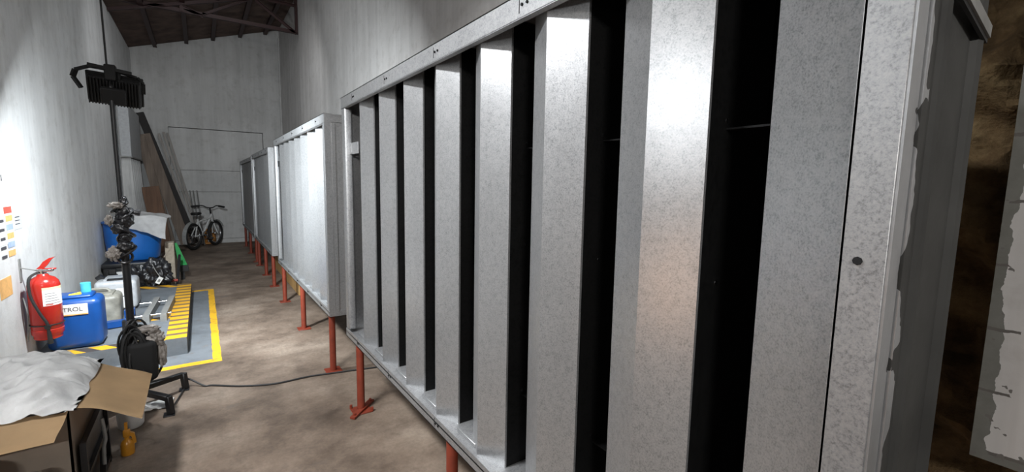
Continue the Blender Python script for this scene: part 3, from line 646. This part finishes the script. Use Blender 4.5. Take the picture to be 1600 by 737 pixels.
hd = fc-dv*.12+Zv*.36; bb = rc+dv*.30+Zv*.0; st = rc+dv*.16+Zv*.32
b = MB()
for p, q, r in [(hd, bb, .019), (hd-Zv*.04, st-Zv*.06, .017), (st, bb, .017), (st-Zv*.05, rc+sv*.04, .010), (st-Zv*.05, rc-sv*.04, .010), (bb, rc+sv*.04, .010), (bb, rc-sv*.04, .010), (hd+Zv*.04, hd-Zv*.08+dv*.03, .022)]: b.tube([p, q], r, 10)
b.build('frame', M['bike_white'], t)
b = MB(); b.tube([hd-Zv*.08+dv*.03, fc+sv*.05+Zv*.0], .014, 8); b.tube([hd-Zv*.08+dv*.03, fc-sv*.05], .014, 8); b.build('fork', M['bike_white'], t)
def fender(c, a0, a1):
    b = MB(); b.grid(lambda u, v: c+.275*(math.cos(a0+(a1-a0)*u)*dv+math.sin(a0+(a1-a0)*u)*Zv)+sv*(v-.5)*.07, 20, 3, .004); b.build('fender', M['bike_white'], t)
fender(rc, 1.6, 3.6); fender(fc, .5, 1.6)
b = MB(); b.tube([st, st+Zv*.08], .012, 8); b.build('seat_post', M['chrome'], t)
b = MB(); b.prism([(0, 0), (.02, .07), (.12, .06), (.24, .018), (.24, -.018), (.12, -.06), (.02, -.07)], 0, .05, 'Z')
bmesh.ops.bevel(b.bm, geom=list(b.bm.edges), offset=.012, segments=2, affect='EDGES')
bmesh.ops.transform(b.bm, matrix=Matrix.Translation(st-dv*.12+Zv*.08) @ Matrix((dv, -sv, Zv)).transposed().to_4x4(), verts=b.bm.verts); b.build('saddle', M['rubber'], t)
hb = hd+Zv*.16-dv*.02; b = MB(); b.tube([hd, hb], .014, 8); b.tube(spline([hb-sv*.29+Zv*.02-dv*.07, hb-sv*.14+Zv*.04-dv*.02, hb-sv*.05, hb+sv*.05, hb+sv*.14+Zv*.04-dv*.02, hb+sv*.29+Zv*.02-dv*.07]), .011, 8); b.build('handlebar', M['blk'], t)
for s in (-1, 1):
    b = MB(); b.tube([hb+sv*s*.19+Zv*.035-dv*.035, hb+sv*s*.31+Zv*.018-dv*.075], .02, 10); b.build('grip', M['rubber'], t)
b = MB(); b.tube([bb-sv*.05, bb+sv*.05], .022, 10); b.tube([bb+sv*.05+dv*.075*math.cos(a)+Zv*.075*math.sin(a) for a in [2*math.pi*k/20 for k in range(20)]], .006, 6, True); b.bar(bb+sv*.06, bb+sv*.06+dv*.1-Zv*.07, .012, .018); b.bar(bb-sv*.06, bb-sv*.06-dv*.1+Zv*.07, .012, .018); b.build('crank', M['chrome'], t)
for s in (-1, 1):
    b = MB(); p = bb+sv*s*.105+s*(dv*.1-Zv*.07); b.box(p-Vector((.04, .03, .012)), p+Vector((.04, .03, .012)), .004); b.build('pedal', M['rubber'], t)
t.location = (.02, 11.98, 0); t.scale = (1.13, 1.13, 1.13)
b = MB()
b.tube(spline([(.04, 12.7, 0), (.04, 12.7, .26), (.08, 12.7, .33), (.16, 12.7, .33), (.20, 12.7, .26), (.20, 12.7, 0)]), .035, 10); b.box((.02, 12.65, 0), (.22, 12.75, .05), .01)
tag(b.build('orange_hoop', M['orange']), 'small orange plastic hoop stand on the floor behind the bicycle', 'plastic stand')

# ------------------------------------------------------------ cardboard carton in the near left corner
t = thing('cardboard_box', 'open cardboard box with spread flaps in the near left corner', 'cardboard box', (-.78, 2.8, 0))
b = MB(); x0, x1, y0, y1, h = -1.06, -.50, 2.50, 3.10, .535
for lo, hi in (((x0, y0, 0), (x1, y0+.008, h)), ((x0, y1-.008, 0), (x1, y1, h)), ((x0, y0, 0), (x0+.008, y1, h)), ((x1-.008, y0, 0), (x1, y1, h)), ((x0, y0, 0), (x1, y1, .008))): b.box(lo, hi)
b.build('carton', M['card_shaded'], t)
def flap(p, q, out, droop, ext):
    p, q = Vector(p), Vector(q); n = Vector(out)
    def f(u, v):
        w_ = p.lerp(q, u)+(q-p).normalized()*ext*(v*(2*u-1))
        return w_+n*v+Vector((0, 0, -droop*v**1.3+.008*math.sin(u*3+v*5)))
    b = MB(); b.grid(f, 10, 10, .006); b.build('flap', M['card'], t)
flap((x0-.0, y0, h), (x1, y0, h), (.02, -.19, 0), .05, -.03); flap((x1, y0+.01, h), (x1, y1, h), (.23, -.02, 0), .105, -.03)
b = MB()
def sheet(u, v):
    x = -1.09+.62*u; y = 2.47+.66*v
    e = min(1, 4.5*min(u+.25, 1-u)*1.0)*min(1, 4*min(v+.02, 1-v+.1)); z = .515+.16*max(0, e)**.6*(.75+.35*noise.noise(Vector((u*2.2, v*2.4, 1))))
    q = Vector((u*2.6+v*1.8, v*7-u*5, 3)); z += .03*noise.noise(q)+.02*(1-abs(noise.noise(q*1.6))*2)+.012*noise.noise(q*3)
    return Vector((x+.02*noise.noise(Vector((u*5, v*5, 7))), y, max(z, .542)))
b.grid(sheet, 70, 70, -.004); tag(b.build('plastic_sheet', M['poly']), 'crumpled white polythene sheet heaped on the open cardboard box', 'plastic sheet')
t = thing('white_tub', 'white plastic tub with a black band under the cardboard flap', 'tub', (-.36, 2.95, 0))
b = MB(); b.lathe([(0, .002), (.056, .002), (.062, .012), (.074, .18), (.082, .186), (.082, .198), (.073, .198), (.06, .04), (0, .03)], (-.42, 3.43, 0), 28); b.build('body', M['white'], t)
b = MB(); b.lathe([(.0705, .12), (.0725, .12), (.0735, .138), (.0715, .138)], (-.42, 3.43, 0), 28); b.build('band', M['blk'], t)
b = MB(); b.tube(spline([(-.335, 3.27, .18), (-.30, 3.22, .17), (-.32, 3.17, .19), (-.39, 3.19, .19)]), .006, 6); b.build('handle', M['white'], t)
t = thing('amber_spray_bottle', 'small amber plastic spray bottle standing beside the white tub', 'bottle', (-.40, 3.08, 0))
def q_(pts): return [(-.40+.66*(x+.375), .66*z) for x, z in pts]
b = MB(); b.lathe([(.8*r, .66*z) for r, z in [(0, .001), (.036, .001), (.038, .01), (.038, .085), (.03, .115), (.014, .135), (.014, .15), (0, .15)]], (-.40, 3.08, 0), 20); b.build('bottle_body', M['amber'], t)
b = MB(); b.box((-.416, 3.07, .098), (-.383, 3.09, .14), .006, None, 2); b.bar((-.40, 3.08, .13), (-.40, 3.08, .18), .013, .013); b.prism(q_([(-.355, .19), (-.325, .17), (-.315, .09), (-.335, .08), (-.345, .15), (-.36, .16)]), 3.072, 3.088, 'Y'); b.build('trigger', M['amber'], t)
b = MB(); b.grid(lambda u, v: Vector((-.40+.16*u+.02*v, 3.58+.15*v, .006+.02*abs(noise.noise(Vector((u*3, v*3, 4)))))), 14, 14, .003); tag(b.build('paper_scrap', M['paper']), 'scrap of white paper on the floor at the foot of the pole stand', 'paper')
t = thing('black_rack', 'black metal rack squeezed between the cardboard box and white tub', 'rack', (-.46, 2.8, 0))
b = MB()
for p, q in [((-.475, 2.55, 0), (-.475, 2.55, .36)), ((-.475, 3.05, 0), (-.475, 3.05, .36)), ((-.475, 2.55, .35), (-.475, 3.05, .35)), ((-.475, 2.55, .2), (-.475, 3.05, .2)), ((-.475, 2.55, .03), (-.475, 3.05, .03)), ((-.43, 2.55, .0), (-.475, 2.95, .2))]: b.bar(p, q, .022, .022)
b.box((-.485, 2.56, .05), (-.48, 3.04, .33)); b.build('rack_frame', M['blk'], t)
b = MB(); b.tube(spline([(-.455, 2.84, .33), (-.445, 2.82, .24), (-.45, 2.8, .2), (-.45, 2.78, .12)]), .008, 8); b.build('grey_lever', M['grey_paint'], t)
t = thing('floor_bucket', 'white bucket rim at the bottom left edge of the photo', 'bucket', (-.7, 2.18, 0))
b = MB(); b.lathe([(0, .0), (.10, .0), (.125, .42), (.134, .43), (.134, .455), (.12, .455), (.1, .02), (0, .01)], (-.79, 2.25, 0), 28); b.build('body', M['white'], t)
b = MB(); b.box((-.635, 2.24, 0), (-.53, 2.38, .33), .03, None, 3); b.tube(spline([(-.63, 2.31, .32), (-.61, 2.31, .38), (-.56, 2.31, .38), (-.54, 2.31, .32)]), .01, 8); tag(b.build('black_canister', M['blk']), 'small black canister in front of the cardboard box', 'canister')
b = MB()
for k in range(5): b.tube([(-.53+.01*k+(.09+.006*k)*math.cos(a), 3.25+(.08)*math.sin(a), .19+.012*k) for a in [2*math.pi*j/24 for j in range(24)]], .009, 6, True)
b.box((-.63, 3.15, 0), (-.52, 3.35, .18), .01)
tag(b.build('hose_coil', [M['grey_film']]), 'coil of pale hose on a small carton behind the cardboard box', 'hose')
b = MB(); b.box((1.0, 6.35, 0), (1.018, 8.9, .24), .002); tag(b.build('plywood_board', M['w_yel']), 'strip of yellowish plywood standing on edge under the louvre units', 'board')

# ------------------------------------------------------------ lamps outside the frame
t = thing('batten_light', 'long white batten lamp high on the left wall beside the camera', 'lamp', (XL, 1.8, 3.0))
b = MB(); b.box((XL, 1.2, 2.95), (XL+.05, 2.4, 3.05), .01); b.build('housing', M['white'], t)
b = MB(); b.box((XL+.045, 1.22, 2.96), (XL+.075, 2.38, 3.04), .012); b.build('diffuser', M['lamp'], t)
area('batten_lamp', (XL+.125, 1.8, 3.0), (.35, 2.3, 1.0), 1.1, .07, OVERHEAD_W, (.97, .98, 1.0), math.radians(105))
t = thing('batten_light', 'added unseen batten lamp on the left wall behind the camera', 'lamp', (XL, -1.9, 2.5))
b = MB(); b.box((XL, -2.5, 2.45), (XL+.05, -1.3, 2.55), .01); b.build('housing', M['white'], t)
b = MB(); b.box((XL+.045, -2.48, 2.46), (XL+.075, -1.32, 2.54), .012); b.build('diffuser', M['lamp'], t)
area('added_rear_fill', (XL+.09, -1.9, 2.5), (.3, 1.0, 1.2), 1.1, .07, REAR_W, (1.0, .96, .92), math.radians(125))  # unseen fill lamp added to light the right wall edge and carton
t = thing('added_roof_light', 'added unseen batten lamp under the roof in the middle of the corridor', 'lamp', (.3, 7.2, 4.4))
b = MB(); b.box((.24, 6.6, 4.36), (.36, 7.8, 4.42), .01); b.build('housing', M['white'], t)
b = MB(); b.box((.26, 6.62, 4.345), (.34, 7.78, 4.362)); b.build('diffuser', M['lamp'], t)
for yy in (6.8, 7.6):
    b = MB(); b.tube([(.3, yy, 4.42), (.3, yy, 4.72)], .006, 6); b.build('hanger', M['grey_paint'], t)
area('added_roof_lamp', (.3, 7.2, 4.33), (.3, 11.2, 1.2), .08, 1.1, MID_W, (.97, .98, 1.0), math.radians(120))  # unseen lamp added to brighten the back wall
for yy, zz, rr, ww, cc, lb in ((.33, 2.0, .10, SIDE_W, (.97, .98, 1.0), 'round white bulkhead lamp on the left wall beside the camera'), (.25, .95, .05, WARM_W, (1, .6, .38), 'small warm lamp added unseen low on the left wall beside the camera')):  # the warm one is added only to give the blades peach highlights
    t = thing('wall_light', lb, 'lamp', (XL, yy, zz))
    b = MB(); b.tube([(XL, yy, zz), (XL+.04, yy, zz)], rr+.01, 24); b.build('housing', M['white'], t)
    b = MB(); b.tube([(XL+.04, yy, zz), (XL+.07, yy, zz)], [rr, rr*.7], 24); b.build('diffuser', M['lamp'] if yy > .3 else M['added_warm'], t)
    area('bulkhead_lamp', (XL+.085, yy, zz), (1, yy, zz-.1), rr*1.4, rr*1.4, ww, cc)
